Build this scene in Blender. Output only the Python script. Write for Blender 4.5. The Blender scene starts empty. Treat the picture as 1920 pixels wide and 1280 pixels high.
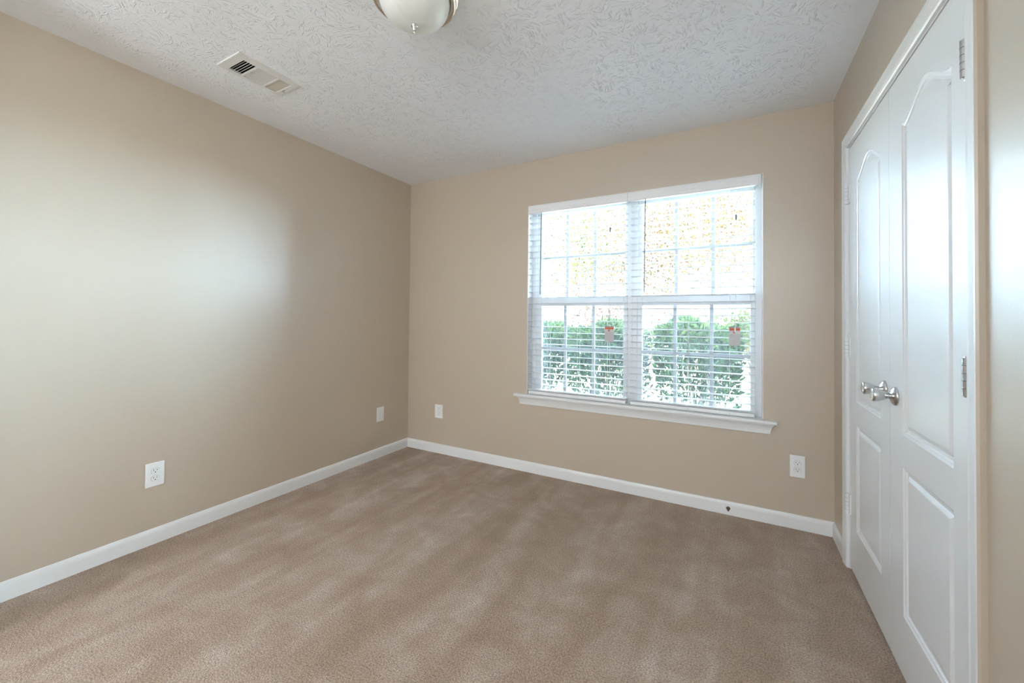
import bpy, bmesh, math, random
import numpy as np
from mathutils import Vector, Matrix
sc = bpy.context.scene
COL = sc.collection
PI = math.pi

# ------------------------------------------------------------------ camera
W, H = 3.1556, 2.44                  # room width (x) and height; window wall at y = 0
YN = -2.80                           # room face of the near wall (doorway wall)
CX, CY, CZ = 2.6593, -2.8504, 1.1891
yaw, roll, pitch = 0.50154, 0.0098, -0.0146
F = Vector((-math.sin(yaw), math.cos(yaw), 0)); R = Vector((math.cos(yaw), math.sin(yaw), 0)); U = Vector((0, 0, 1))
F2 = F*math.cos(pitch) - U*math.sin(pitch); U2 = U*math.cos(pitch) + F*math.sin(pitch)
R2 = R*math.cos(roll) + U2*math.sin(roll); U3 = U2*math.cos(roll) - R*math.sin(roll)
cam = bpy.data.cameras.new('camera'); co = bpy.data.objects.new('camera', cam); COL.objects.link(co)
M = Matrix((R2, U3, -F2)).transposed().to_4x4(); M.translation = (CX, CY, CZ); co.matrix_world = M
cam.sensor_width = 36; cam.lens = 756.66/1920*36; cam.shift_y = (587.62-640)/1920
cam.clip_start = 0.01; cam.clip_end = 500
sc.camera = co

# ------------------------------------------------------------------ world, sun, exposure
wd = bpy.data.worlds.new('sky'); sc.world = wd; wd.use_nodes = True
bg = wd.node_tree.nodes['Background']
_nt = wd.node_tree
_tc = _nt.nodes.new('ShaderNodeTexCoord'); _sx = _nt.nodes.new('ShaderNodeSeparateXYZ'); _nt.links.new(_tc.outputs['Generated'], _sx.inputs[0])
_mr = _nt.nodes.new('ShaderNodeMapRange'); _mr.interpolation_type = 'SMOOTHSTEP'       # hazy horizon, brighter towards the zenith
for _i, _v in enumerate((0.22, 0.75, 1.3, 6.0)): _mr.inputs[_i+1].default_value = _v
_nt.links.new(_sx.outputs[2], _mr.inputs[0]); _last = _mr.outputs[0]
for _lo, _hi, _a in ((0.28, 0.75, 52.0), (-0.17, -0.62, 12.0)):                        # bright sky banks added on either side to light the side walls
    _m = _nt.nodes.new('ShaderNodeMapRange'); _m.interpolation_type = 'SMOOTHSTEP'
    for _i, _v in enumerate((_lo, _hi, 0.0, _a)): _m.inputs[_i+1].default_value = _v
    _f = _nt.nodes.new('ShaderNodeMapRange'); _f.interpolation_type = 'SMOOTHSTEP'                # the banks stay low in the sky
    for _i, _v in enumerate((0.22, 0.52, 1.0, 0.0)): _f.inputs[_i+1].default_value = _v
    _mu = _nt.nodes.new('ShaderNodeMath'); _mu.operation = 'MULTIPLY'; _nt.links.new(_sx.outputs[2], _f.inputs[0]); _nt.links.new(_f.outputs[0], _mu.inputs[1]); _nt.links.new(_m.outputs[0], _mu.inputs[0])
    _ad = _nt.nodes.new('ShaderNodeMath'); _nt.links.new(_sx.outputs[0], _m.inputs[0]); _nt.links.new(_mu.outputs[0], _ad.inputs[0]); _nt.links.new(_last, _ad.inputs[1]); _last = _ad.outputs[0]
_nt.links.new(_last, bg.inputs[1])
bg.inputs[0].default_value = (0.55, 0.78, 1.0, 1)
sun = bpy.data.lights.new('sun', 'SUN'); so = bpy.data.objects.new('sun', sun); COL.objects.link(so)
sun.energy = 34.0; sun.angle = 0.009; sun.color = (1.0, 0.96, 0.91)
so.rotation_euler = (math.radians(38.6), 0, math.radians(-14))      # shines from behind the house towards the garden
FILL_LAMP = 8.6  # glow strength of the added fill lanterns
sc.view_settings.view_transform = 'Standard'; sc.view_settings.look = 'None'
sc.view_settings.exposure = 2.12; sc.view_settings.gamma = 1.0; sc.view_settings.use_curve_mapping = False

# ------------------------------------------------------------------ materials
def new_mat(name):
    m = bpy.data.materials.new(name); m.use_nodes = True
    nt = m.node_tree; return m, nt, nt.nodes['Principled BSDF']
def simple(name, col, rough=0.5, metal=0.0, spec=0.5):
    m, nt, b = new_mat(name)
    b.inputs['Base Color'].default_value = (*col, 1); b.inputs['Roughness'].default_value = rough
    b.inputs['Metallic'].default_value = metal; b.inputs['Specular IOR Level'].default_value = spec
    return m
def N(nt, t, **kw):
    n = nt.nodes.new(t)
    for k, v in kw.items(): setattr(n, k, v)
    return n
def bump_in(nt, b, src, strength, dist):
    bp = N(nt, 'ShaderNodeBump'); bp.inputs['Strength'].default_value = strength; bp.inputs['Distance'].default_value = dist
    nt.links.new(src, bp.inputs['Height']); nt.links.new(bp.outputs[0], b.inputs['Normal']); return bp
def coords(nt, scale=(1, 1, 1)):
    g = N(nt, 'ShaderNodeNewGeometry'); mp = N(nt, 'ShaderNodeMapping'); mp.inputs['Scale'].default_value = scale
    nt.links.new(g.outputs['Position'], mp.inputs[0]); return mp.outputs[0]
def noise(nt, vec, scale, detail=2, rough=0.5, dist=0.0):
    n = N(nt, 'ShaderNodeTexNoise'); n.inputs['Scale'].default_value = scale; n.inputs['Detail'].default_value = detail
    n.inputs['Roughness'].default_value = rough; n.inputs['Distortion'].default_value = dist
    nt.links.new(vec, n.inputs['Vector']); return n
def ramp(nt, src, stops):
    r = N(nt, 'ShaderNodeValToRGB'); e = r.color_ramp.elements
    while len(e) < len(stops): e.new(0.5)
    for i, (p, c) in enumerate(stops):
        e[i].position = p; e[i].color = (*c, 1) if len(c) == 3 else c
    nt.links.new(src, r.inputs[0]); return r
def math_n(nt, op, a, b=None):
    n = N(nt, 'ShaderNodeMath', operation=op)
    for i, v in enumerate((a, b)):
        if v is None: continue
        if isinstance(v, (int, float)): n.inputs[i].default_value = v
        else: nt.links.new(v, n.inputs[i])
    return n.outputs[0]

def mat_wall():
    m, nt, b = new_mat('beige_eggshell_paint')
    b.inputs['Base Color'].default_value = (0.545, 0.459, 0.363, 1); b.inputs['Roughness'].default_value = 0.36
    b.inputs['Specular IOR Level'].default_value = 1.0
    v = coords(nt); n = noise(nt, v, 260, 3, 0.55)
    bump_in(nt, b, n.outputs[0], 0.12, 0.002); return m
def mat_ceiling():
    m, nt, b = new_mat('slap_brush_textured_ceiling')
    b.inputs['Base Color'].default_value = (0.90, 0.905, 0.92, 1); b.inputs['Roughness'].default_value = 0.85
    b.inputs['Specular IOR Level'].default_value = 0.25
    g = N(nt, 'ShaderNodeNewGeometry'); h = None
    warp = noise(nt, g.outputs['Position'], 9, 2)
    wsc = N(nt, 'ShaderNodeVectorMath', operation='SCALE'); wsc.inputs['Scale'].default_value = 0.05
    nt.links.new(warp.outputs['Color'], wsc.inputs[0])
    wad = N(nt, 'ShaderNodeVectorMath', operation='ADD'); nt.links.new(g.outputs['Position'], wad.inputs[0]); nt.links.new(wsc.outputs[0], wad.inputs[1])
    for k, (vs, ns) in enumerate(((14, 1.0), (19, 1.25))):
        vo = N(nt, 'ShaderNodeTexVoronoi', voronoi_dimensions='2D'); vo.inputs['Scale'].default_value = vs
        nt.links.new(wad.outputs[0], vo.inputs['Vector'])
        sp = N(nt, 'ShaderNodeSeparateColor'); nt.links.new(vo.outputs['Color'], sp.inputs[0])
        ang = math_n(nt, 'MULTIPLY', sp.outputs[0], 6.283)
        ro = N(nt, 'ShaderNodeVectorRotate', rotation_type='Z_AXIS')
        nt.links.new(wad.outputs[0], ro.inputs['Vector']); nt.links.new(ang, ro.inputs['Angle'])
        mp = N(nt, 'ShaderNodeMapping'); mp.inputs['Scale'].default_value = (22*ns, 95*ns, 20)
        nt.links.new(ro.outputs[0], mp.inputs[0])
        no = noise(nt, mp.outputs[0], 1.0, 2, 0.5, 0.3)
        cr = ramp(nt, no.outputs[0], [(0.565, (0, 0, 0)), (0.68, (1, 1, 1))])
        edge = ramp(nt, vo.outputs['Distance'], [(0.25, (1, 1, 1)), (0.62, (0.1, 0.1, 0.1))])
        f = math_n(nt, 'MULTIPLY', cr.outputs[0], edge.outputs[0])
        h = f if h is None else math_n(nt, 'MAXIMUM', h, f)
    fine = noise(nt, g.outputs['Position'], 140, 3)
    sp = N(nt, 'ShaderNodeSeparateXYZ'); nt.links.new(g.outputs['Position'], sp.inputs[0])
    dmin = math_n(nt, 'MINIMUM', math_n(nt, 'MINIMUM', sp.outputs[0], math_n(nt, 'SUBTRACT', W, sp.outputs[0])), math_n(nt, 'MULTIPLY', sp.outputs[1], -1.0))
    near = N(nt, 'ShaderNodeMapRange', interpolation_type='SMOOTHSTEP'); near.inputs[1].default_value = 0.02; near.inputs[2].default_value = 0.24; nt.links.new(dmin, near.inputs[0])
    pat = ramp(nt, noise(nt, g.outputs['Position'], 5.5, 3, 0.6).outputs[0], [(0.30, (0.35, 0.35, 0.35)), (0.52, (1, 1, 1))])
    h = math_n(nt, 'MULTIPLY', math_n(nt, 'MULTIPLY', h, near.outputs[0]), pat.outputs[0])
    tot = math_n(nt, 'ADD', h, math_n(nt, 'MULTIPLY', fine.outputs[0], 0.22))
    bump_in(nt, b, tot, 0.72, 0.006); return m
def mat_carpet():
    m, nt, b = new_mat('tan_cut_pile_carpet')
    b.inputs['Roughness'].default_value = 0.95; b.inputs['Specular IOR Level'].default_value = 0.1
    b.inputs['Sheen Weight'].default_value = 0.25; b.inputs['Sheen Roughness'].default_value = 0.5
    v = coords(nt); vs = coords(nt, (5.2, 0.75, 1))
    streak = noise(nt, vs, 1.0, 3, 0.55, 0.4)                     # vacuum tracks along the room
    blot = noise(nt, v, 6.0, 4, 0.6, 0.5)                         # scuffs of pile lying the other way
    tuft = noise(nt, v, 170, 2, 0.7); tuft2 = noise(nt, v, 420, 2, 0.6)
    nap = math_n(nt, 'ADD', math_n(nt, 'MULTIPLY', streak.outputs[0], 0.55), math_n(nt, 'MULTIPLY', blot.outputs[0], 0.45))
    nr = ramp(nt, nap, [(0.36, (0.41, 0.286, 0.198)), (0.48, (0.475, 0.339, 0.244)), (0.57, (0.55, 0.415, 0.318)), (0.69, (0.69, 0.56, 0.46))])
    tr = ramp(nt, tuft.outputs[0], [(0.28, (0.42, 0.40, 0.38)), (0.50, (0.95, 0.95, 0.95)), (0.72, (1.5, 1.5, 1.5))])
    mx = N(nt, 'ShaderNodeMix', data_type='RGBA', blend_type='MULTIPLY'); mx.inputs['Factor'].default_value = 1
    nt.links.new(nr.outputs[0], mx.inputs['A']); nt.links.new(tr.outputs[0], mx.inputs['B'])
    nt.links.new(mx.outputs['Result'], b.inputs['Base Color'])
    hh = math_n(nt, 'ADD', tuft.outputs[0], math_n(nt, 'MULTIPLY', tuft2.outputs[0], 0.5))
    bump_in(nt, b, hh, 0.8, 0.012); return m
def mat_white(name='white_semigloss_paint', col=(0.80, 0.80, 0.79), rough=0.33):
    m, nt, b = new_mat(name)
    b.inputs['Base Color'].default_value = (*col, 1); b.inputs['Roughness'].default_value = rough
    v = coords(nt); n = noise(nt, v, 180, 2); bump_in(nt, b, n.outputs[0], 0.05, 0.001); return m
def mat_door():
    m, nt, b = new_mat('white_embossed_door_paint')
    b.inputs['Base Color'].default_value = (0.80, 0.80, 0.80, 1); b.inputs['Roughness'].default_value = 0.30
    v = coords(nt, (60, 60, 2.2)); n = noise(nt, v, 1.6, 4, 0.6, 0.8); bump_in(nt, b, n.outputs[0], 0.10, 0.0015); return m
def mat_glass():
    m = bpy.data.materials.new('window_glass'); m.use_nodes = True; nt = m.node_tree; nt.nodes.clear()
    o = N(nt, 'ShaderNodeOutputMaterial'); mx = N(nt, 'ShaderNodeMixShader'); t = N(nt, 'ShaderNodeBsdfTransparent'); g = N(nt, 'ShaderNodeBsdfGlossy')
    t.inputs[0].default_value = (0.95, 0.97, 0.96, 1); g.inputs['Roughness'].default_value = 0.02
    fr = N(nt, 'ShaderNodeFresnel'); fr.inputs[0].default_value = 1.35
    nt.links.new(fr.outputs[0], mx.inputs[0]); nt.links.new(t.outputs[0], mx.inputs[1]); nt.links.new(g.outputs[0], mx.inputs[2]); nt.links.new(mx.outputs[0], o.inputs[0]); return m
def mat_screen():
    m = bpy.data.materials.new('insect_screen_mesh'); m.use_nodes = True; nt = m.node_tree; nt.nodes.clear()
    o = N(nt, 'ShaderNodeOutputMaterial'); mx = N(nt, 'ShaderNodeMixShader'); t = N(nt, 'ShaderNodeBsdfTransparent'); d = N(nt, 'ShaderNodeBsdfDiffuse')
    d.inputs[0].default_value = (0.24, 0.24, 0.25, 1); mx.inputs[0].default_value = 0.25
    nt.links.new(t.outputs[0], mx.inputs[1]); nt.links.new(d.outputs[0], mx.inputs[2]); nt.links.new(mx.outputs[0], o.inputs[0]); return m
def mat_leaf(name, stops, trans=0.45, rough=0.45):
    m = bpy.data.materials.new(name); m.use_nodes = True; nt = m.node_tree; nt.nodes.clear()
    o = N(nt, 'ShaderNodeOutputMaterial'); g = N(nt, 'ShaderNodeNewGeometry'); r = ramp(nt, g.outputs['Random Per Island'], stops)
    b = N(nt, 'ShaderNodeBsdfPrincipled'); b.inputs['Roughness'].default_value = 0.6; b.inputs['Specular IOR Level'].default_value = 0.15; t = N(nt, 'ShaderNodeBsdfTranslucent')
    nt.links.new(r.outputs[0], b.inputs['Base Color']); nt.links.new(r.outputs[0], t.inputs[0])
    mx = N(nt, 'ShaderNodeMixShader'); mx.inputs[0].default_value = trans
    nt.links.new(b.outputs[0], mx.inputs[1]); nt.links.new(t.outputs[0], mx.inputs[2]); nt.links.new(mx.outputs[0], o.inputs[0]); return m
def mat_ground():
    m, nt, b = new_mat('lawn_and_leaf_litter'); v = coords(nt)
    n = noise(nt, v, 22, 5, 0.7); b.inputs['Roughness'].default_value = 0.95
    r = ramp(nt, n.outputs[0], [(0.30, (0.24, 0.21, 0.15)), (0.5, (0.46, 0.44, 0.36)), (0.7, (0.64, 0.61, 0.54))])
    nt.links.new(r.outputs[0], b.inputs['Base Color']); bump_in(nt, b, n.outputs[0], 0.6, 0.05); return m
def mat_bark():
    m, nt, b = new_mat('brown_bark'); v = coords(nt, (40, 40, 8)); n = noise(nt, v, 1, 4)
    r = ramp(nt, n.outputs[0], [(0.3, (0.07, 0.05, 0.035)), (0.7, (0.20, 0.15, 0.11))])
    nt.links.new(r.outputs[0], b.inputs['Base Color']); b.inputs['Roughness'].default_value = 0.9; return m
def mat_tagprint():
    m, nt, b = new_mat('printed_grey_paper'); v = coords(nt)
    s = N(nt, 'ShaderNodeSeparateXYZ'); nt.links.new(v, s.inputs[0])
    w = math_n(nt, 'SINE', math_n(nt, 'MULTIPLY', s.outputs[2], 1100)); n = noise(nt, v, 420, 1)
    f = math_n(nt, 'MULTIPLY', math_n(nt, 'GREATER_THAN', w, 0.1), math_n(nt, 'GREATER_THAN', n.outputs[0], 0.44))
    r = ramp(nt, f, [(0.0, (0.62, 0.60, 0.61)), (1.0, (0.42, 0.41, 0.43))]); nt.links.new(r.outputs[0], b.inputs['Base Color']); b.inputs['Roughness'].default_value = 0.6; return m
def mat_emit(name, col, strength):
    m, nt, b = new_mat(name); b.inputs['Base Color'].default_value = (0.9, 0.88, 0.84, 1)
    b.inputs['Emission Color'].default_value = (*col, 1); b.inputs['Emission Strength'].default_value = strength; return m
def mat_bowl():
    m, nt, b = new_mat('frosted_alabaster_glass'); b.inputs['Base Color'].default_value = (0.84, 0.85, 0.80, 1)
    b.inputs['Roughness'].default_value = 0.28; b.inputs['Subsurface Weight'].default_value = 0.15; b.inputs['Subsurface Radius'].default_value = (0.02, 0.02, 0.02)
    v = coords(nt); n = noise(nt, v, 12, 3, 0.5, 1.0); r = ramp(nt, n.outputs[0], [(0.3, (0.80, 0.81, 0.76)), (0.7, (0.87, 0.88, 0.84))]); nt.links.new(r.outputs[0], b.inputs['Base Color']); return m

WALL = mat_wall(); CEIL = mat_ceiling(); CARPET = mat_carpet(); WHITE = mat_white(); DOORM = mat_door()
VINYL = mat_white('white_vinyl', (0.80, 0.81, 0.82), 0.30); BLIND = mat_white('white_faux_wood', (0.84, 0.84, 0.84), 0.35)
SLAT = mat_white('white_slat_paint', (0.72, 0.72, 0.73), 0.4); GRILLE = mat_white('pale_grey_grille', (0.54, 0.565, 0.60), 0.4)
GLASS = mat_glass(); SCREEN = mat_screen(); PLATE = mat_white('white_plastic', (0.84, 0.84, 0.83), 0.25)
NICKEL = simple('brushed_nickel', (0.66, 0.66, 0.66), 0.24, 1.0); WARMNICKEL = simple('warm_brushed_nickel', (0.66, 0.58, 0.49), 0.26, 1.0)
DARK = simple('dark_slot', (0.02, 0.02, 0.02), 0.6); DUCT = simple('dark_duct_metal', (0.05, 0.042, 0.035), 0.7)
WAND = simple('dark_backlit_plastic', (0.12, 0.11, 0.11), 0.3); CORD = simple('white_cord', (0.82, 0.82, 0.82), 0.7)  # white wand's backlit darkness is put into its colour; cord stops are dark
ORANGE = simple('orange_red_print', (0.62, 0.10, 0.03), 0.5); TAGP = mat_tagprint(); TAGW = simple('pale_paper', (0.66, 0.64, 0.65), 0.6)
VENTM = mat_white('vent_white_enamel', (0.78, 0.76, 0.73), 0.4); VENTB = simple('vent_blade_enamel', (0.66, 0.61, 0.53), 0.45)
BOWL = mat_bowl(); BARK = mat_bark(); GROUND = mat_ground(); SEAM = simple('hinge_seam', (0.16, 0.16, 0.16), 0.6)
GAP = simple('grey_plastic_joint', (0.42, 0.42, 0.43), 0.6)
RUBBER = simple('brown_hole_lining', (0.16, 0.11, 0.07), 0.8)
HEDGE = mat_leaf('glossy_green_hedge_leaf', [(0.0, (0.0070, 0.0180, 0.0065)), (0.5, (0.0140, 0.0350, 0.0100)), (1.0, (0.0300, 0.0550, 0.0140))], 0.35, 0.3)
AUTUMN = mat_leaf('orange_autumn_leaf', [(0.0, (0.0375, 0.0170, 0.0086)), (0.4, (0.0477, 0.0256, 0.0102)), (0.7, (0.0443, 0.0341, 0.0102)), (1.0, (0.0239, 0.0290, 0.0075))], 0.5)
PINK = mat_leaf('red_autumn_leaf', [(0.0, (0.0484, 0.0149, 0.0112)), (0.6, (0.0595, 0.0260, 0.0167)), (1.0, (0.0521, 0.0335, 0.0149))], 0.5)
LIME = mat_leaf('yellow_green_leaf', [(0.0, (0.0205, 0.0307, 0.0068)), (0.6, (0.0341, 0.0392, 0.0102)), (1.0, (0.0477, 0.0375, 0.0120))], 0.5)

# ------------------------------------------------------------------ helpers
def link_mesh(name, bm, mat, parent=None, smooth=False, loc=None):
    me = bpy.data.meshes.new(name)
    bmesh.ops.recalc_face_normals(bm, faces=bm.faces)
    bm.to_mesh(me); bm.free()
    mats = mat if isinstance(mat, (list, tuple)) else [mat]
    for m in mats: me.materials.append(m)
    if smooth:
        for p in me.polygons: p.use_smooth = True
    o = bpy.data.objects.new(name, me); COL.objects.link(o)
    if parent: o.parent = parent
    if loc: o.location = loc
    return o
def struct(o, label, cat):
    o['kind'] = 'structure'; o['label'] = label; o['category'] = cat; return o
def tag(o, label, cat, group=None):
    o['label'] = label; o['category'] = cat
    if group: o['group'] = group
    return o
def empty(name, loc=(0, 0, 0)):
    o = bpy.data.objects.new(name, None); COL.objects.link(o); o.location = loc; o.empty_display_size = 0.05; return o
def box(bm, x0, x1, y0, y1, z0, z1, bev=0.0, seg=2, mi=0):
    x0, x1 = min(x0, x1), max(x0, x1); y0, y1 = min(y0, y1), max(y0, y1); z0, z1 = min(z0, z1), max(z0, z1)
    vs = [bm.verts.new(p) for p in ((x0, y0, z0), (x1, y0, z0), (x1, y1, z0), (x0, y1, z0), (x0, y0, z1), (x1, y0, z1), (x1, y1, z1), (x0, y1, z1))]
    fs = [bm.faces.new([vs[i] for i in f]) for f in ((3, 2, 1, 0), (4, 5, 6, 7), (0, 1, 5, 4), (1, 2, 6, 5), (2, 3, 7, 6), (3, 0, 4, 7))]
    for f in fs: f.material_index = mi
    if bev:
        es = list({e for f in fs for e in f.edges})
        bmesh.ops.bevel(bm, geom=es, offset=bev, segments=seg, profile=0.5, affect='EDGES')
def lathe(bm, prof, axis='z', c=(0, 0, 0), n=48, sx=1, sy=1):
    rings = []
    for r, h in prof:
        ring = []
        for k in range(n):
            a = 2*PI*k/n; u, v = r*math.cos(a)*sx, r*math.sin(a)*sy
            p = {'z': (u, v, h), 'x': (h, u, v), 'y': (u, h, v)}[axis]
            ring.append(bm.verts.new((c[0]+p[0], c[1]+p[1], c[2]+p[2])))
        rings.append(ring)
    for a, b in zip(rings, rings[1:]):
        for k in range(n): bm.faces.new((a[k], a[(k+1) % n], b[(k+1) % n], b[k]))
    bm.faces.new(rings[0]); bm.faces.new(rings[-1])
def tube(bm, pts, r, n=8):
    pts = [Vector(p) for p in pts]; rad = r if isinstance(r, (list, tuple)) else [r]*len(pts); rings = []
    for i, p in enumerate(pts):
        d = (pts[min(i+1, len(pts)-1)] - pts[max(i-1, 0)]).normalized()
        a = d.orthogonal().normalized() if abs(d.z) < 0.9 else d.cross(Vector((0, 1, 0))).normalized(); b = d.cross(a)
        rings.append([bm.verts.new(p + (a*math.cos(2*PI*k/n) + b*math.sin(2*PI*k/n))*rad[i]) for k in range(n)])
    for a, b in zip(rings, rings[1:]):
        for k in range(n): bm.faces.new((a[k], a[(k+1) % n], b[(k+1) % n], b[k]))
    bm.faces.new(rings[0]); bm.faces.new(rings[-1])
def extrude_profile(bm, prof, path, closed=False):
    """prof: list of (a, b); path: list of (origin, axis_a, axis_b) frames; sweeps the profile through the frames."""
    rings = [[bm.verts.new(Vector(o) + Vector(A)*a + Vector(B)*b) for a, b in prof] for o, A, B in path]
    n = len(prof)
    for r0, r1 in zip(rings, rings[1:]):
        for k in range(n): bm.faces.new((r0[k], r0[(k+1) % n], r1[(k+1) % n], r1[k]))
    bm.faces.new(rings[0]); bm.faces.new(rings[-1])
def boxes(name, lst, mat, parent=None, bev=0.0):
    bm = bmesh.new()
    for b in lst: box(bm, *b, bev=bev)
    return link_mesh(name, bm, mat, parent)

# ------------------------------------------------------------------ room shell
OX0, OX1, OZ0, OZ1 = 1.235, 2.817, 0.590, 2.086     # window opening
HB = -5.6                                             # back of the hall
struct(boxes('floor', [(-0.15, W+0.7, HB-0.15, 0.15, -0.15, 0)], CARPET), 'tan cut-pile carpet covering the whole bedroom floor with vacuum tracks', 'floor')
VX0, VX1, VY0, VY1 = 0.432, 0.600, -1.795, -1.535     # duct hole
struct(boxes('ceiling', [(-0.15, VX0, HB-0.15, 0.15, H, H+0.16), (VX1, W+0.7, HB-0.15, 0.15, H, H+0.16),
     (VX0, VX1, HB-0.15, VY0, H, H+0.16), (VX0, VX1, VY1, 0.15, H, H+0.16)], CEIL), 'white ceiling with a brushed slap-brush texture', 'ceiling')
struct(boxes('roof', [(-0.6, W+1.1, HB-0.6, 0.45, H+0.16, H+0.30)], simple('grey_shingle', (0.12, 0.12, 0.12), 0.9)), 'flat grey roof slab with an eave over the window wall', 'roof')
struct(boxes('wall_left', [(-0.15, 0, HB, 0.15, 0, H)], WALL), 'plain beige left wall with two white cover plates', 'wall')
struct(boxes('wall_back', [(0, OX0, 0, 0.15, 0, H), (OX1, W, 0, 0.15, 0, H), (OX0, OX1, 0, 0.15, 0, OZ0), (OX0, OX1, 0, 0.15, OZ1, H)], WALL), 'beige wall holding the wide double window', 'wall')
CY0, CY1, CZT = -1.485, -0.329, 2.045                 # closet opening (jamb inner faces)
struct(boxes('wall_right', [(W, W+0.12, CY1+0.02, 0.15, 0, H), (W, W+0.12, HB, CY0-0.02, 0, H), (W, W+0.12, CY0-0.02, CY1+0.02, CZT+0.02, H),
     (W+0.055, W+0.12, CY0-0.02, CY1+0.02, 0, CZT+0.02)], WALL), 'beige right wall around the white closet doors', 'wall')
struct(boxes('wall_near', [(0, 0.35, YN-0.12, YN, 0, H), (2.86, W, YN-0.12, YN, 0, H)], WALL), 'short beige wall returns behind the viewer, the right one added to block lantern light', 'wall')  # unseen right return added to keep lantern light off the closet casing
struct(boxes('wall_hall', [(0, W, HB-0.12, HB, 0, H), (-0.15, 0.0, HB, YN-0.12, 0, H)], WALL), 'beige walls of an added hallway, unseen behind the viewer', 'wall')

# baseboards: profile with rounded top
BP = [(0, 0), (0.012, 0), (0.012, 0.057), (0.0105, 0.067), (0.006, 0.077), (0.003, 0.0795), (0, 0.080)]
def baseboard(name, p0, p1, out, mat, label):
    bm = bmesh.new(); extrude_profile(bm, BP, [(p0, out, (0, 0, 1)), (p1, out, (0, 0, 1))])
    return struct(link_mesh(name, bm, mat), label, 'baseboard')
baseboard('baseboard_left', (0, YN, 0), (0, 0, 0), (1, 0, 0), WHITE, 'white baseboard along the foot of the left wall')
bb = baseboard('baseboard_back', (0, 0, 0), (W, 0, 0), (0, -1, 0), WHITE, 'white baseboard under the window with a small brown hole in it')
baseboard('baseboard_right', (W, -0.27, 0), (W, 0, 0), (-1, 0, 0), WHITE, 'short white baseboard between the corner and the closet casing')
# the small drilled, teardrop shaped hole in the back baseboard
HXc, HZc = 2.634, 0.040
cb = bmesh.new(); pr = [(0.0115*math.cos(a), 0.0115*math.sin(a)) for a in np.linspace(-0.6, PI+0.6, 18)] + [(-0.0015, -0.019), (0.0015, -0.019)]
extrude_profile(cb, pr, [((HXc, -0.05, HZc), (1, 0, 0), (0, 0, 1)), ((HXc, 0.02, HZc), (1, 0, 0), (0, 0, 1))])
cut = link_mesh('cutter', cb, RUBBER)
bb.data.materials.append(RUBBER)
md = bb.modifiers.new('hole', 'BOOLEAN'); md.object = cut; md.operation = 'DIFFERENCE'; md.solver = 'EXACT'
dg = bpy.context.evaluated_depsgraph_get(); nm = bpy.data.meshes.new_from_object(bb.evaluated_get(dg)); bb.modifiers.clear(); bb.data = nm
bpy.data.objects.remove(cut)
lb = bmesh.new(); extrude_profile(lb, [(a*1.0, b) for a, b in pr], [((HXc, -0.0045, HZc), (1, 0, 0), (0, 0, 1)), ((HXc, -0.0005, HZc), (1, 0, 0), (0, 0, 1))])
lo = link_mesh('cable_hole', lb, RUBBER, bb); lo['label'] = 'brown bottom of the drilled hole'

# ------------------------------------------------------------------ closet casing (trim_1) and doors
CP = [(0, 0), (0, 0.009), (0.006, 0.0125), (0.012, 0.011), (0.016, 0.0125), (0.044, 0.0155), (0.050, 0.017), (0.055, 0.016), (0.058, 0.011), (0.058, 0)]
def casing_right():
    bm = bmesh.new(); a, b, t = CY1+0.005, CY0-0.005, CZT+0.005
    # profile: u = away from the opening, v = out of the wall (-x)
    X = (-1, 0, 0)
    fr = [((W, a, 0), (0, 1, 0), X), ((W, a, t), (0, 1, 1), X), ((W, b, t), (0, -1, 1), X), ((W, b, 0), (0, -1, 0), X)]
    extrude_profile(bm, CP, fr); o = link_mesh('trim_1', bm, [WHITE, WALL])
    for p in o.data.polygons:                              # outer edge of the near leg takes the wall colour
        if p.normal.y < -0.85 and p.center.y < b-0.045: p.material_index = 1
    return o
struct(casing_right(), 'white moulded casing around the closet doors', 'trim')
jb = boxes('trim_2', [(W, W+0.055, CY1, CY1+0.02, 0, CZT+0.02), (W, W+0.055, CY0-0.02, CY0, 0, CZT+0.02), (W, W+0.055, CY0, CY1, CZT, CZT+0.02)], WHITE)
struct(jb, 'white jamb lining the closet opening', 'trim')

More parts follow.
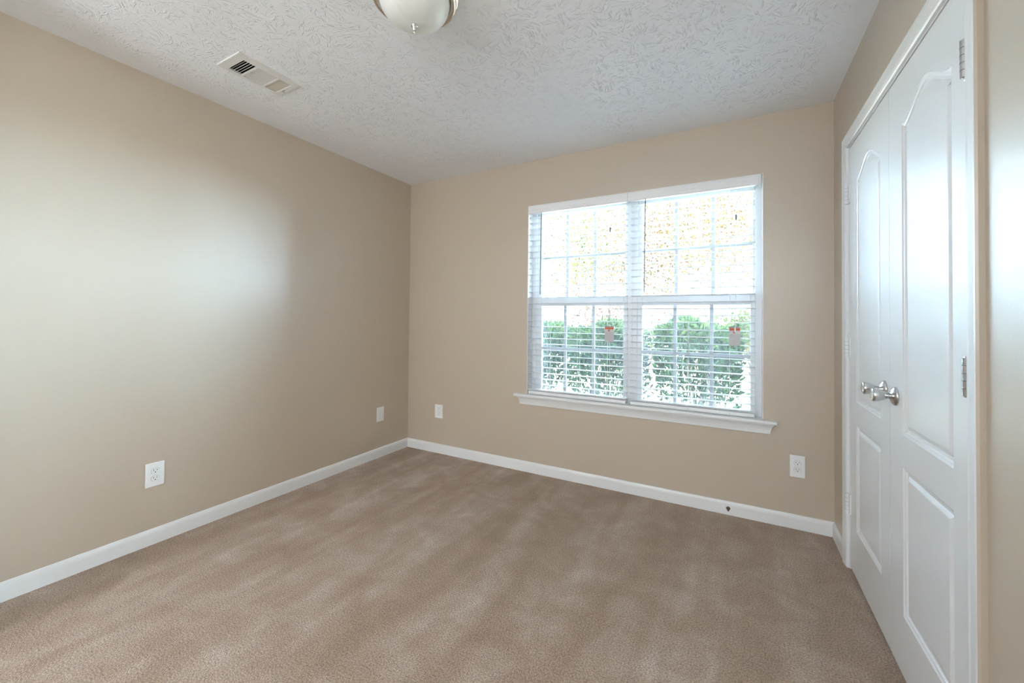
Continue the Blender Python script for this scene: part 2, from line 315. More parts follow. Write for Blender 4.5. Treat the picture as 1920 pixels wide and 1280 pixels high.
PROF = [(0.0, 0.0), (0.004, 0.0035), (0.009, 0.0050), (0.013, 0.0095), (0.021, 0.0100), (0.033, 0.0040), (0.037, 0.0030)]
def offset_poly(pts, d):
    n = len(pts); out = []
    for i in range(n):
        p0, p1, p2 = Vector(pts[i-1]), Vector(pts[i]), Vector(pts[(i+1) % n])
        e1, e2 = (p1-p0).normalized(), (p2-p1).normalized()
        n1, n2 = Vector((-e1.y, e1.x)), Vector((-e2.y, e2.x)); b = (n1+n2)
        b = b/ max(b.length_squared/2, 0.2)
        out.append(tuple(p1 + b*d))
    return out
def closet_slab(y0, y1, z0, z1, panels, xf, thick, mat, name, parent):
    """A moulded two-panel slab facing -x.  panels: counter-clockwise outlines in (s, z), s = -y."""
    bm = bmesh.new(); mk = lambda s, z, d: bm.verts.new((xf+d, -s, z))
    rect = [(-y1, z0), (-y0, z0), (-y0, z1), (-y1, z1)]
    def loop(pts, d): return [mk(s, z, d) for s, z in pts]
    def edges(vs): return [bm.edges.new((vs[i], vs[(i+1) % len(vs)])) for i in range(len(vs))]
    ro = loop(rect, 0); es = edges(ro); inner = []
    for pl in panels:
        rings = [loop(offset_poly(pl, o), d) for o, d in PROF]
        es += edges(rings[0]); inner.append(rings)
    bmesh.ops.triangle_fill(bm, use_beauty=True, use_dissolve=False, edges=es, normal=(-1, 0, 0))
    for rings in inner:
        for a, b in zip(rings, rings[1:]):
            n = len(a)
            for k in range(n): bm.faces.new((a[k], a[(k+1) % n], b[(k+1) % n], b[k]))
        bm.faces.new(rings[-1])
    rb = loop(rect, thick)
    for k in range(4): bm.faces.new((ro[k], ro[(k+1) % 4], rb[(k+1) % 4], rb[k]))
    bm.faces.new(rb)
    return link_mesh(name, bm, mat, parent)
def arch_panel(ya, yb, zb, zs, rise):
    s0, s1 = -ya, -yb                                   # s grows towards the camera
    pts = [(s0, zb), (s1, zb)]
    for k in range(33):
        t = 1-k/32; pts.append((s0+(s1-s0)*t, zs+rise*(0.5-0.5*math.cos(2*PI*t))**0.9))
    return pts
def rect_panel(ya, yb, z0, z1): return [(-ya, z0), (-yb, z0), (-yb, z1), (-ya, z1)]
def knob(parent, y, z, xf, name='knob'):
    k = bmesh.new(); prof = [(0.0005, -0.0665), (0.009, -0.0655), (0.015, -0.066), (0.0195, -0.0655), (0.0225, -0.0625), (0.0232, -0.058), (0.0215, -0.048), (0.0175, -0.036), (0.0125, -0.027), (0.0105, -0.022), (0.0105, -0.014)]
    lathe(k, prof, 'x', (xf, y, z), 40); o = link_mesh(name, k, NICKEL, parent, True); o['label'] = 'satin nickel tulip knob'
    r = bmesh.new(); lathe(r, [(0.011, -0.0165), (0.0125, -0.015), (0.020, -0.013), (0.029, -0.0085), (0.0325, -0.004), (0.033, 0.0)], 'x', (xf, y, z), 48)
    rr = link_mesh('knob_rose', r, NICKEL, o, True)
def hinge(parent, y, z0, z1, xk, mat, ydoor, label):
    """Knuckle barrel with its seams standing at the gap, leaves either side."""
    k = bmesh.new(); L = z1-z0
    tube(k, [(xk, y, z0), (xk, y, z1)], 0.0085, 16)
    box(k, W-0.003, W+0.004, y-0.020, y+0.020, z0, z1, 0.0008)
    lathe(k, [(0.0005, z0-0.004), (0.0045, z0-0.003), (0.0055, z0)], 'z', (xk, y, 0), 12)
    lathe(k, [(0.0055, z1), (0.0045, z1+0.003), (0.0005, z1+0.004)], 'z', (xk, y, 0), 12)
    o = link_mesh('hinge', k, mat, parent); o['label'] = label
    s = bmesh.new()
    for f in (0.2, 0.4, 0.6, 0.8): lathe(s, [(0.0086, z0+L*f-0.0007), (0.0089, z0+L*f-0.0005), (0.0089, z0+L*f+0.0005), (0.0086, z0+L*f+0.0007)], 'z', (xk, y, 0), 14)
    link_mesh('hinge_seam', s, SEAM if mat is NICKEL else GAP, o)
XF = W+0.002
d1 = empty('door_1', (0, 0, 0)); struct(d1, 'far white closet door leaf, the one nearest the window corner', 'door')
closet_slab(-0.9037, -0.332, 0.016, 2.041, [arch_panel(-0.447, -0.800, 0.821, 1.858, 0.066), rect_panel(-0.447, -0.800, 0.228, 0.717)], XF, 0.035, DOORM, 'door_leaf', d1)
knob(d1, -0.848, 0.941, XF)
for a, b in ((1.772, 1.866), (1.022, 1.116), (0.266, 0.360)): hinge(d1, -0.3305, a, b, W-0.008, WHITE, 0, 'white painted hinge')
d2 = empty('door_2', (0, 0, 0)); struct(d2, 'near white closet door leaf, the one with grey nickel hinges', 'door')
closet_slab(-1.482, -0.906, 0.016, 2.041, [arch_panel(-1.030, -1.386, 0.816, 1.860, 0.068), rect_panel(-1.030, -1.386, 0.215, 0.708)], XF, 0.035, DOORM, 'door_leaf', d2)
knob(d2, -0.966, 0.934, XF)
for a, b, mt in ((1.782, 1.873, NICKEL), (1.017, 1.108, NICKEL), (0.238, 0.328, NICKEL)): hinge(d2, -1.4835, a, b, W-0.008, mt, 0, 'grey nickel hinge')
# recentre empties on the floor below each leaf
for d, y in ((d1, -0.617), (d2, -1.194)):
    d.location = (W, y, 0.016)
    for c in d.children: c.matrix_parent_inverse = Matrix.Translation((-W, -y, -0.016))

# ------------------------------------------------------------------ window stool and apron
st = bmesh.new()
SP = [(0.10, 0), (-0.038, 0), (-0.044, 0.004), (-0.046, 0.010), (-0.044, 0.016), (-0.038, 0.020), (0.10, 0.020)]
def stoolbox():
    # horned stool: nose runs past the opening on both sides
    pts = [(1.137, 0.0), (1.137, -0.044), (2.887, -0.044), (2.887, 0.0), (OX1, 0.0), (OX1, 0.075), (OX0, 0.075), (OX0, 0.0)]
    vs0 = [st.verts.new((x, y, 0.586)) for x, y in pts]; vs1 = [st.verts.new((x, y, 0.606)) for x, y in pts]
    st.faces.new(vs0); st.faces.new(vs1)
    n = len(pts)
    for k in range(n): st.faces.new((vs0[k], vs0[(k+1) % n], vs1[(k+1) % n], vs1[k]))
    es = [e for e in st.edges if all(v.co.y < -0.02 for v in e.verts)]
    bmesh.ops.bevel(st, geom=es, offset=0.006, segments=3, profile=0.5, affect='EDGES')
stoolbox()
struct(link_mesh('trim_5', st, WHITE), 'white window stool projecting below the blinds', 'trim')
ap = bmesh.new()
AP = [(0, 0), (0.012, 0.0), (0.0145, 0.004), (0.0145, 0.010), (0.0175, 0.026), (0.0225, 0.042), (0.0275, 0.052), (0.032, 0.0565), (0.032, 0.0615), (0, 0.0615)]
# profile (out of wall, up); the ends are mitred back so that the bottom is shorter
x0, x1 = 1.163, 2.871
r0 = [ap.verts.new((x0+(0.032-a)*1.0, -a, 0.5245+b)) for a, b in AP]; r1 = [ap.verts.new((x1-(0.032-a)*1.0, -a, 0.5245+b)) for a, b in AP]
n = len(AP)
for k in range(n): ap.faces.new((r0[k], r0[(k+1) % n], r1[(k+1) % n], r1[k]))
ap.faces.new(r0); ap.faces.new(r1)
struct(link_mesh('trim_6', ap, WHITE), 'white moulded apron under the window stool', 'trim')
# drywall return is lined in white
rv = boxes('trim_7', [(OX0, OX0+0.004, 0.0, 0.15, 0.606, OZ1), (OX1-0.004, OX1, 0.0, 0.15, 0.606, OZ1), (OX0, OX1, 0.0, 0.15, OZ1-0.004, OZ1)], WHITE); struct(rv, 'white lining of the window recess', 'trim')

# ------------------------------------------------------------------ windows
def window_unit(name, x0, x1, up, lo, upb, lob, hu, hl, label):
    w = empty(name, ((x0+x1)/2, 0.12, 0.60)); struct(w, label, 'window'); inv = Matrix.Translation((-(x0+x1)/2, -0.12, -0.60))
    z0, z1 = 0.592, OZ1-0.004
    kids = []
    kids.append(boxes('window_frame', [(x0, x0+0.034, 0.076, 0.15, z0, z1), (x1-0.034, x1, 0.076, 0.15, z0, z1), (x0+0.034, x1-0.034, 0.076, 0.15, z1-0.028, z1), (x0+0.034, x1-0.034, 0.076, 0.15, z0, z0+0.018)], VINYL, w, 0.002))
    # upper sash (outer track) and lower sash (inner track)
    for (nm, g, bars, hz, ya, yb, zt, zb, side0, side1) in (
        ('upper_sash', up, upb, hu, 0.104, 0.132, z1-0.028, 1.300, x0+0.034, x1-0.034),
        ('lower_sash', lo, lob, hl, 0.076, 0.104, 1.362, z0+0.018, x0+0.034, x1-0.034)):
        gx0, gx1, gz0, gz1 = g; ym = (ya+yb)/2
        sash = boxes(nm, [(side0, gx0, ya, yb, zb, zt), (gx1, side1, ya, yb, zb, zt), (gx0, gx1, ya, yb, gz1, zt), (gx0, gx1, ya, yb, zb, gz0)], VINYL, w, 0.003)
        gl = boxes('glass', [(gx0-0.004, gx1+0.004, ym-0.002, ym+0.002, gz0-0.004, gz1+0.004)], GLASS, sash)
        gr = [(b-0.011, b+0.011, ym-0.006, ym+0.006, gz0, gz1) for b in bars] + [(p, q, ym-0.006, ym+0.006, hz-0.011, hz+0.011) for p, q in ((gx0, bars[0]-0.011), (bars[0]+0.011, bars[1]-0.011), (bars[1]+0.011, gx1))]
        boxes('grille', gr, GRILLE, sash)
        if nm == 'lower_sash':
            for fx in (0.22, 0.78):
                lx = gx0+(gx1-gx0)*fx; k = bmesh.new(); box(k, lx-0.022, lx+0.022, ya+0.004, yb-0.002, zt, zt+0.008, 0.002); box(k, lx-0.004, lx+0.024, ya-0.006, ya+0.008, zt+0.004, zt+0.011, 0.002)
                link_mesh('sash_latch', k, VINYL, sash)
        kids.append(sash)
    kids.append(boxes('insect_screen', [(x0+0.034, x1-0.034, 0.1395, 0.1405, z0+0.018, 1.33)], SCREEN, w))
    for k in kids: k.matrix_parent_inverse = inv
    return w
XM = 2.031
window_unit('window_1', OX0+0.004, XM, (1.312, 1.973, 1.366, 2.028), (1.324, 1.967, 0.634, 1.296), (1.5235, 1.7450), (1.5195, 1.7430), 1.683, 0.966, 'left sash window of the pair, divided into small panes')
window_unit('window_2', XM, OX1-0.004, (2.091, 2.765, 1.360, 2.022), (2.098, 2.7535, 0.634, 1.296), (2.3168, 2.5425), (2.3125, 2.5358), 1.685, 0.970, 'right sash window of the pair, beside the closet')

# ------------------------------------------------------------------ blinds
def slat_mesh(x0, x1):
    bm = bmesh.new(); n = 6; yc, w, t, cr = 0.028, 0.050, 0.0034, 0.0022
    top = []; bot = []
    for k in range(n+1):
        u = -1+2*k/n; y = yc+u*w/2; z = cr*(1-u*u)
        top.append((y, z+t/2*(1-0.12*u**6))); bot.append((y, z-t/2*(1-0.12*u**6)))
    prof = top + bot[::-1]
    extrude_profile(bm, prof, [((x0, 0, 0), (0, 1, 0), (0, 0, 1)), ((x1, 0, 0), (0, 1, 0), (0, 0, 1))])
    return bm
def blind(x0, x1, vx0, vx1, ladders, wand_x, lift_x, label, bow):
    b = empty('window_blind', ((x0+x1)/2, 0.028, 0.607)); tag(b, label, 'blind', 'white blinds in the double window'); inv = Matrix.Translation(-b.location)
    kids = []
    v = bmesh.new()
    VP = [(0.006, 2.020), (-0.004, 2.020), (-0.008, 2.024), (-0.008, 2.040), (-0.010, 2.046), (-0.010, 2.070), (-0.007, 2.081), (-0.004, 2.0845), (0.006, 2.0845)]
    extrude_profile(v, VP, [((vx0, 0, 0), (0, 1, 0), (0, 0, 1)), ((vx1, 0, 0), (0, 1, 0), (0, 0, 1))]); kids.append(link_mesh('valance', v, BLIND, b))
    kids.append(boxes('head_rail', [(x0, x1, 0.010, 0.056, 2.030, 2.080)], BLIND, b, 0.002))
    proto = link_mesh('slat', slat_mesh(x0, x1), SLAT, b); rnd = random.Random(7+int(x0*10)); first = True
    for i in range(30):
        o = proto if first else proto.copy()
        if not first: COL.objects.link(o)
        first = False
        z = 0.683+i*0.0452
        o.location = (0, 0, z); a = rnd.uniform(-0.02, 0.02)
        if bow and 8 <= i <= 10: a = -0.11                     # three slats nudged by the hanging card
        o.rotation_euler = (a, 0, rnd.uniform(-0.001, 0.001)); kids.append(o)
    br = bmesh.new(); box(br, x0+0.004, x1-0.004, 0.004, 0.052, 0.608, 0.632, 0.004, 3); box(br, x0, x1, 0.003, 0.053, 0.637, 0.640); box(br, x0, x1, 0.003, 0.053, 0.643, 0.646)
    r = link_mesh('bottom_rail', br, BLIND, b); kids.append(r)
    for lx in ladders:
        c = bmesh.new(); 
        for y in (0.0005, 0.0555): tube(c, [(lx, y, 2.03), (lx, y, 0.620)], 0.0011, 6)
        for i in range(30): box(c, lx-0.0008, lx+0.0008, 0.0005, 0.0555, 0.6795+i*0.0452, 0.6808+i*0.0452)
        kids.append(link_mesh('ladder_cord', c, CORD, b))
        bt = bmesh.new(); lathe(bt, [(0.0005, -0.0035), (0.005, -0.003), (0.006, 0.0)], 'y', (lx, 0.004, 0.620), 16); link_mesh('rail_button', bt, CORD, r)
    wd_ = bmesh.new(); tube(wd_, [(wand_x, -0.013, 2.022), (wand_x-0.001, -0.013, 1.99), (wand_x-0.006, -0.012, 1.385)], [0.002, 0.0036, 0.0036], 8); kids.append(link_mesh('tilt_wand', wd_, WAND, b))
    lc = bmesh.new(); tube(lc, [(lift_x, -0.013, 2.022), (lift_x, -0.013, 1.142)], 0.0011, 6); lco = link_mesh('lift_cord', lc, CORD, b); kids.append(lco)
    cs = bmesh.new(); tube(cs, [(lift_x, -0.013, 1.816), (lift_x, -0.013, 1.822), (lift_x, -0.013, 1.846), (lift_x, -0.013, 1.850)], [0.004, 0.0055, 0.0055, 0.003], 10); c2 = link_mesh('cord_stop', cs, WAND, lco); c2['label'] = 'dark cord stop'
    for k in kids: k.matrix_parent_inverse = inv
    return b
blind(1.242, 2.006, 1.2405, 2.0095, (1.409, 1.649, 1.8755), 1.355, 1.892, 'left white slatted blind of the double window, farther from the closet', False)
bR = blind(2.030, 2.778, 2.0115, 2.796, (2.174, 2.4025, 2.640), 2.1335, 2.6735, 'right white slatted blind of the double window, nearer the closet', True)
vc = bmesh.new(); box(vc, 2.792, 2.806, -0.012, 0.010, 2.006, 2.078, 0.0015); o = link_mesh('valance_clip', vc, PLATE, bR); o.matrix_parent_inverse = Matrix.Translation(-bR.location)

# hanging warning cards
def card(x0, x1, z0, z1, y, notch, label):
    c = empty('warning_tag', ((x0+x1)/2, y, z0)); tag(c, label, 'tag', 'warning tags hanging on the blind cords'); inv = Matrix.Translation(-c.location); ks = []
    h = z1-z0
    ks.append(boxes('card', [(x0, x1, y, y+0.0008, z0, z1)], TAGP, c))
    ks.append(boxes('card_head', [(x0, x1, y-0.0006, y, z1-h*0.385, z1)], TAGW, c))
    zt, zb = z1-h*0.075, z1-h*0.205
    bars = [(x0+0.001, x1-0.001, y-0.0012, y-0.0006, zb, zt)] if not notch else [(x0+0.001, x0+(x1-x0)*0.46, y-0.0012, y-0.0006, zb, zt), (x0+(x1-x0)*0.62, x1-0.001, y-0.0012, y-0.0006, zb, zt)]
    w = boxes('warning_band', bars, ORANGE, c); w['label'] = 'orange-red band'; ks.append(w)
    ks.append(boxes('card_edge', [(x0, x1, y-0.0012, y-0.0006, z1-h*0.05, z1)], simple('grey_card_edge', (0.25, 0.25, 0.26), 0.6), c))
    ic = bmesh.new(); cx, cz = (x0+x1)/2-0.002, z1-h*0.285
    lathe(ic, [(0.0055, -0.0012), (0.008, -0.0012), (0.008, -0.0006), (0.0055, -0.0006)], 'y', (cx, y, cz), 24)
    for f in list(ic.faces):
        if len(f.verts) > 4: ic.faces.remove(f)
    box(ic, cx-0.0025, cx+0.0025, y-0.0012, y-0.0006, cz-0.005, cz+0.005)
    i = link_mesh('warning_symbol', ic, simple('dull_red_print', (0.30, 0.10, 0.08), 0.6), c); ks.append(i)
    if notch:
        cl = bmesh.new(); box(cl, x0+(x1-x0)*0.47, x0+(x1-x0)*0.60, y-0.004, y-0.0012, z1-h*0.30, z1-0.001, 0.001); ks.append(link_mesh('cord_clip', cl, PLATE, c))
    for k in ks: k.matrix_parent_inverse = inv
card(1.8585, 1.9235, 1.037, 1.149, -0.0165, False, 'grey warning card with an unbroken orange band, hanging on the left blind')
card(2.6370, 2.6975, 1.041, 1.158, -0.0165, True, 'grey warning card with a broken orange band and white clip, on the right blind')

# ------------------------------------------------------------------ wall plates
def plate(name, pos, normal, w, h, label, cat, duplex=True):
    """pos = centre on the wall; built facing -y then turned to the wall's normal"""
    c = empty(name, pos); tag(c, label, cat, 'white electrical cover plates')
    c.rotation_euler = (0, 0, {'-y': 0, '+x': PI/2}[normal])
    p = bmesh.new(); box(p, -w/2, w/2, -0.006, 0.0, -h/2, h/2, 0.0028, 3); link_mesh('cover_plate', p, PLATE, c)
    def screw(z):
        s = bmesh.new(); lathe(s, [(0.0032, -0.0068), (0.0030, -0.0072), (0.0005, -0.0074)], 'y', (0, 0, z), 14); link_mesh('screw', s, PLATE, c)
    if not duplex:
        screw(0.030); screw(-0.030); return
    screw(0)
    for zc in (0.0195, -0.0195):
        r = bmesh.new(); n = 32; pr = []
        for k in range(n):
            a = 2*PI*k/n; x, z = 0.0172*math.cos(a), 0.0172*math.sin(a); pr.append((x, max(-0.0143, min(0.0143, z))))
        extrude_profile(r, pr, [((0, -0.0055, zc), (1, 0, 0), (0, 0, 1)), ((0, -0.0082, zc), (0.97, 0, 0), (0, 0, 0.97))])
        ro = link_mesh('receptacle', r, PLATE, c)
        g = bmesh.new(); extrude_profile(g, [(a*1.04, b*1.04) for a, b in pr], [((0, -0.0055, zc), (1, 0, 0), (0, 0, 1)), ((0, -0.0063, zc), (1, 0, 0), (0, 0, 1))]); link_mesh('receptacle_gap', g, GAP, ro)
        s = bmesh.new(); box(s, -0.0078, -0.0056, -0.0085, -0.0080, zc+0.000, zc+0.0085); box(s, 0.0056, 0.0076, -0.0085, -0.0080, zc+0.001, zc+0.0080)
        lathe(s, [(0.0026, -0.0080), (0.0026, -0.0085)], 'y', (0, 0, zc-0.0065), 14); sl = link_mesh('outlet_slots', s, DARK, ro); sl['label'] = 'dark outlet slots'
plate('wall_outlet', (0, -1.881, 0.360), '+x', 0.081, 0.124, 'white duplex outlet on the left wall, the nearest one to the viewer', 'outlet')
plate('blank_plate', (0, -0.340, 0.365), '+x', 0.081, 0.124, 'blank white cover plate on the left wall near the far corner', 'cover plate', False)
plate('wall_outlet', (0.366, 0, 0.367), '-y', 0.087, 0.119, 'white duplex outlet on the window wall near the left corner', 'outlet')
plate('wall_outlet', (2.9855, 0, 0.358), '-y', 0.074, 0.126, 'white duplex outlet on the window wall, right of the window by the closet', 'outlet')

# ------------------------------------------------------------------ ceiling light
def ceiling_lamp(x, y, bowl_mat, label, group=None):
    c = empty('ceiling_light', (x, y, H)); tag(c, label, 'ceiling light', group)
    p = bmesh.new()
    lathe(p, [(0.120, 0.0), (0.163, -0.002), (0.1665, -0.006), (0.1665, -0.012), (0.163, -0.016), (0.158, -0.017), (0.1585, -0.022), (0.163, -0.026), (0.165, -0.031), (0.164, -0.037), (0.159, -0.041), (0.153, -0.0415), (0.154, -0.046), (0.1565, -0.050), (0.156, -0.055), (0.150, -0.060), (0.142, -0.061), (0.138, -0.058), (0.134, -0.052), (0.128, -0.048)], 'z', (0, 0, 0), 72)
    link_mesh('base_pan', p, WARMNICKEL, c, True)
    b = bmesh.new(); pr = []
    for k in range(19):
        a = (PI/2)*k/18; pr.append((max(0.131*math.cos(a)**0.92, 0.0005), -0.052-0.090*math.sin(a)))
    lathe(b, pr, 'z', (0, 0, 0), 64); link_mesh('glass_bowl', b, bowl_mat, c, True)
    f = bmesh.new(); lathe(f, [(0.004, -0.139), (0.0125, -0.1455), (0.0135, -0.149), (0.0125, -0.152), (0.0075, -0.1545), (0.0085, -0.158), (0.0085, -0.160), (0.005, -0.164), (0.0038, -0.168), (0.0042, -0.1705), (0.0028, -0.175), (0.0006, -0.178)], 'z', (0, 0, 0), 28)
    fo = link_mesh('finial', f, NICKEL, c, True)
    return c
ceiling_lamp(1.603, -1.712, BOWL, 'frosted glass dome light with nickel rim on the bedroom ceiling')
FILLM = mat_emit('fill_glow_paper', (0.80, 0.90, 1.0), FILL_LAMP)  # invented fill light; no lamp is known behind the viewer
for hx, hy, hw in ((0.6, -4.5, 'the left one'), (2.45, -4.9, 'the right one')):
    e = empty('fill_lantern', (hx, hy, H)); tag(e, 'fill light added unseen behind the viewer, shaped as a paper lantern, ' + hw, 'lamp', 'added fill lanterns behind the viewer')
    pb = bmesh.new(); lathe(pb, [(max(0.30*math.sin(PI*k/24)*(1-0.02*(k % 2)), 0.02), -0.75+0.28*math.cos(PI*k/24)) for k in range(25)], 'z', (0, 0, 0), 32); link_mesh('fill_globe', pb, FILLM, e, True)
    pc = bmesh.new(); tube(pc, [(0, 0, 0), (0, 0, -0.47)], 0.004, 8); lathe(pc, [(0.05, 0), (0.045, -0.025), (0.006, -0.03)], 'z', (0, 0, 0), 24); link_mesh('cord', pc, CORD, e)

# ------------------------------------------------------------------ ceiling vent
vt = empty('ceiling_vent', (0.5155, -1.6675, H)); tag(vt, 'white louvred air register on the ceiling near the left wall', 'vent'); vinv = Matrix.Translation(-vt.location)
vx0, vx1, vy0, vy1, zt, zb = 0.416, 0.615, -1.821, -1.514, H, H-0.007
B1, B2, B3 = (-1.781, -1.718), (-1.710, -1.612), (-1.603, -1.539); bx0, bx1 = 0.4365, 0.5745
fr = bmesh.new()
for b_ in ((vx0, bx0, vy0, vy1), (bx1, vx1, vy0, vy1), (bx0, bx1, vy0, B1[0]), (bx0, bx1, B1[1], B2[0]), (bx0, bx1, B2[1], B3[0]), (bx0, bx1, B3[1], vy1)): box(fr, *b_, zb, zb+0.0035)
box(fr, vx0-0.002, vx0, vy0-0.002, vy1+0.002, zb+0.001, zt); box(fr, vx1, vx1+0.002, vy0-0.002, vy1+0.002, zb+0.001, zt); box(fr, vx0, vx1, vy0-0.002, vy0, zb+0.001, zt); box(fr, vx0, vx1, vy1, vy1+0.002, zb+0.001, zt)
ks = [link_mesh('register_face', fr, VENTM, vt)]
def blade_x(yc, tilt, mat, wd=0.013):
    bm = bmesh.new(); dy, dz = math.cos(tilt)*wd/2, math.sin(tilt)*wd/2; n_ = Vector((0, -math.sin(tilt), math.cos(tilt)))*0.0005
    extrude_profile(bm, [(-1, -1), (1, -1), (1, 1), (-1, 1)], [((x, yc, zb+0.0035+abs(dz)*0.9), (0, dy, dz), tuple(n_)) for x in (bx0-0.002, bx1+0.002)])
    return link_mesh('louver', bm, mat, vt)
for k in range(6): ks.append(blade_x(B1[0]+0.0005+k*0.0125, math.radians(62), VENTM, 0.008))
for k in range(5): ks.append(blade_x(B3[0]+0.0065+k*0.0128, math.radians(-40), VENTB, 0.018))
for k in range(13):
    bm = bmesh.new(); xc = bx0+0.005+k*0.0107; tl = math.radians(1); dx, dz = math.cos(tl)*0.0043, math.sin(tl)*0.0043
    extrude_profile(bm, [(-1, -1), (1, -1), (1, 1), (-1, 1)], [((xc, y, zb+0.0045), (dx, 0, dz), (-math.sin(tl)*0.0005, 0, math.cos(tl)*0.0005)) for y in (B2[0]-0.001, B2[1]+0.001)])
    ks.append(link_mesh('louver', bm, VENTM, vt))
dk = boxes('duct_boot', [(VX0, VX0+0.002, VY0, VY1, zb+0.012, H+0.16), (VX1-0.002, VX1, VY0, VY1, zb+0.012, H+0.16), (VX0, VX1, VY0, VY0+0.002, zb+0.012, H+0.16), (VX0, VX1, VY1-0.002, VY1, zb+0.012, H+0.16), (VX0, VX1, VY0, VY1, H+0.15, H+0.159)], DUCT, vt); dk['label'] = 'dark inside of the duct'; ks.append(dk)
lv = bmesh.new(); box(lv, 0.478, 0.500, -1.532, -1.5285, zb-0.0004, zb+0.001); tube(lv, [(0.489, -1.530, zb+0.002), (0.489, -1.527, zb-0.012)], 0.0018, 8); d_ = link_mesh('damper_lever', lv, SEAM, vt); ks.append(d_)
for k in ks: k.matrix_parent_inverse = vinv

# ------------------------------------------------------------------ garden beyond the window
struct(boxes('ground', [(-45, 45, 0.15, 70, -0.5, -0.25)], GROUND), 'sunlit lawn with leaf litter beyond the hedge', 'ground')
def leaves_mesh(name, centers, dirs, length, width, rng, fold=0.25):
    n = len(centers); L = length*rng.uniform(0.6, 1.3, n)[:, None]; Wd = width*rng.uniform(0.7, 1.2, n)[:, None]
    d = dirs/np.linalg.norm(dirs, axis=1)[:, None]; rnd = rng.normal(size=(n, 3)); s = np.cross(d, rnd); s /= np.linalg.norm(s, axis=1)[:, None]; up = np.cross(s, d)
    base = centers; mid = centers+d*L*0.5; tip = centers+d*L-up*L*0.12
    V = np.stack([base, mid+s*Wd*0.5+up*Wd*fold, tip, mid-s*Wd*0.5+up*Wd*fold, mid], axis=1).reshape(-1, 3)
    i = np.arange(n)*5
    Fc = np.concatenate([np.stack([i, i+1, i+4], 1), np.stack([i+1, i+2, i+4], 1), np.stack([i+4, i+2, i+3], 1), np.stack([i, i+4, i+3], 1)])
    me = bpy.data.meshes.new(name); me.from_pydata(V.tolist(), [], Fc.tolist()); return me
def foliage(name, me, mat, parent):
    me.materials.append(mat); o = bpy.data.objects.new(name, me); COL.objects.link(o); o.parent = parent; return o
rng = np.random.default_rng(5)
def shrub_parts(parent, seed, hgt):
    r = np.random.default_rng(seed); rr = random.Random(seed)
    st_ = bmesh.new(); C = []; D = []
    for k in range(26):
        a = rr.uniform(0, 2*PI); sp = rr.uniform(0.08, 0.34); top = Vector((math.cos(a)*sp*1.1, math.sin(a)*sp*0.75, rr.uniform(0.75, 1.0)*hgt)); b0 = Vector((math.cos(a)*sp*0.35, math.sin(a)*sp*0.3, 0))
        m1 = b0.lerp(top, 0.35)+Vector((rr.uniform(-.05, .05), rr.uniform(-.05, .05), 0)); tube(st_, [b0, m1, b0.lerp(top, 0.7), top], [0.011, 0.009, 0.006, 0.002], 5)
    link_mesh('stems', st_, BARK, parent)
    n = 5200
    u = r.uniform(-1, 1, (n, 3)); h = r.beta(2.9, 1.0, n)
    x = u[:, 0]*0.435; y = u[:, 1]*0.36; ok = (np.abs(u[:, 0])**3+np.abs(u[:, 1])**3) < 1.25
    z = 0.10+(hgt-0.13)*h + 0.06*np.sin(x*9+seed)
    c = np.stack([x, y, z], 1)[ok]; d = r.normal(size=c.shape)*0.55; d[:, 2] += 0.9; d[:, :2] += c[:, :2]*1.4
    return foliage('leaves', leaves_mesh('shrub_leaves', c, d, 0.085, 0.034, r), HEDGE, parent)
protos = []
hedge = [(-1.62, 2.2, 1.36), (-0.64, 2.15, 1.36), (0.34, 2.22, 1.36), (1.32, 2.15, 1.38), (2.30, 2.2, 1.42), (3.28, 2.15, 1.47), (4.38, 2.2, 1.45)]
hl = ['shrub of the green hedge at its far left end', 'hedge shrub beyond the left edge of the window', 'hedge shrub behind the left half of the left blind', 'hedge shrub behind the right half of the left blind', 'hedge shrub behind the middle of the right blind', 'tall hedge shrub at the right edge of the right blind', 'shrub of the green hedge at its far right end']
for i, (x, y, h) in enumerate(hedge):
    e = empty('hedge_shrub', (x, y, -0.25)); tag(e, hl[i], 'shrub', 'shrubs of the garden hedge'); shrub_parts(e, 11+i, h)
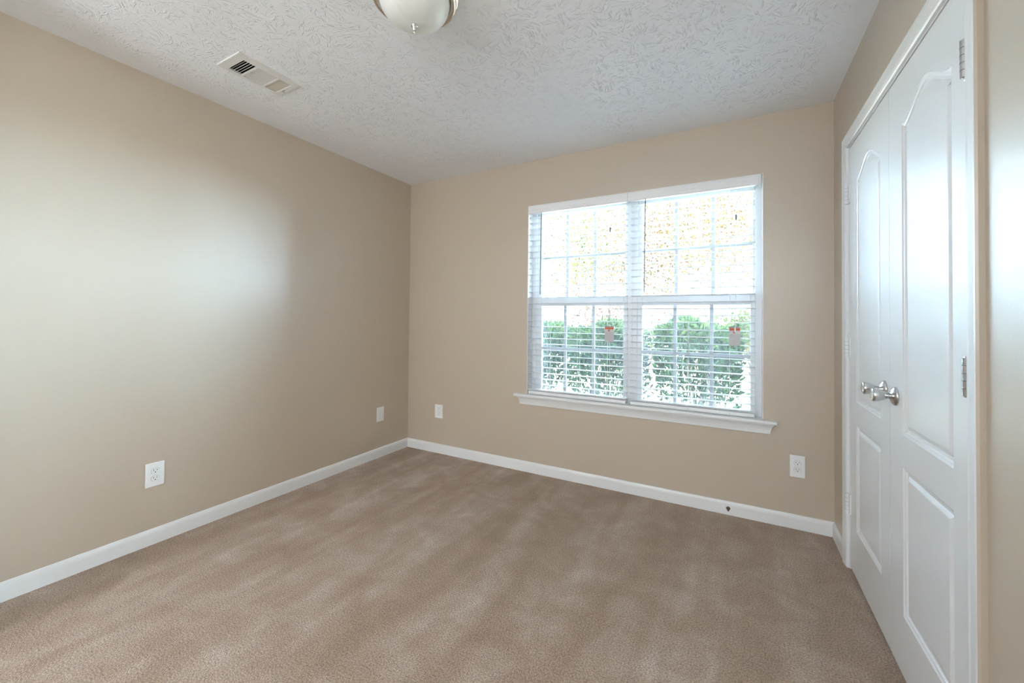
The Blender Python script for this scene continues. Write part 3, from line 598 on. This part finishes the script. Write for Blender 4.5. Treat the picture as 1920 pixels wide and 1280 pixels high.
def tree(name, loc, trunk_h, cr, n, lsize, mat, label, seed, cz):
    e = empty(name, loc); tag(e, label, 'tree', 'autumn trees beyond the hedge'); rr = random.Random(seed); r = np.random.default_rng(seed)
    tb = bmesh.new(); tube(tb, [(0, 0, 0), (0.05, 0, trunk_h*0.5), (0, 0.05, trunk_h), (0.1, 0, cz)], [cr*0.055, cr*0.045, cr*0.04, cr*0.015], 10); link_mesh('trunk', tb, BARK, e)
    bb_ = bmesh.new(); C = []
    for k in range(26):
        a = rr.uniform(0, 2*PI); el = rr.uniform(-0.1, 1.3); L = cr*rr.uniform(0.6, 1.0); s = Vector((0, 0, trunk_h*rr.uniform(0.7, 1.25)))
        t = s+Vector((math.cos(a)*math.cos(el), math.sin(a)*math.cos(el), math.sin(el)+0.15))*L
        m1 = s.lerp(t, 0.5)+Vector((rr.uniform(-.1, .1), rr.uniform(-.1, .1), rr.uniform(0, .15)))*cr
        tube(bb_, [s, m1, t], [cr*0.014, cr*0.008, cr*0.002], 5)
        for j in range(n//26):
            f = rr.uniform(0.3, 1.05); p = s.lerp(m1, f*2) if f < 0.5 else m1.lerp(t, f*2-1)
            C.append((p.x+rr.gauss(0, cr*0.10), p.y+rr.gauss(0, cr*0.10), p.z+rr.gauss(0, cr*0.09)))
    link_mesh('branches', bb_, BARK, e)
    C = np.array(C); d = r.normal(size=C.shape); d[:, 2] -= 0.5
    foliage('leaves', leaves_mesh('tree_leaves', C, d, lsize, lsize*0.65, r), mat, e)
tree('autumn_tree', (1.75, 9.5, -0.25), 2.7, 3.5, 9100, 0.085, AUTUMN, 'orange autumn tree with a brown trunk behind the right window', 3, 4.2)
tree('red_tree', (0.05, 6.2, -0.25), 1.1, 1.25, 1500, 0.07, PINK, 'small reddish tree showing over the hedge through the left window', 4, 2.2)
tree('lime_tree', (-3.2, 13, -0.25), 2.8, 3.8, 6500, 0.11, LIME, 'pale yellow-green tree far behind the left window', 5, 4.8)
tree('lime_tree', (2.9, 5.6, -0.25), 0.9, 1.0, 1500, 0.08, LIME, 'low yellow-green bush behind the right end of the hedge', 6, 1.6)
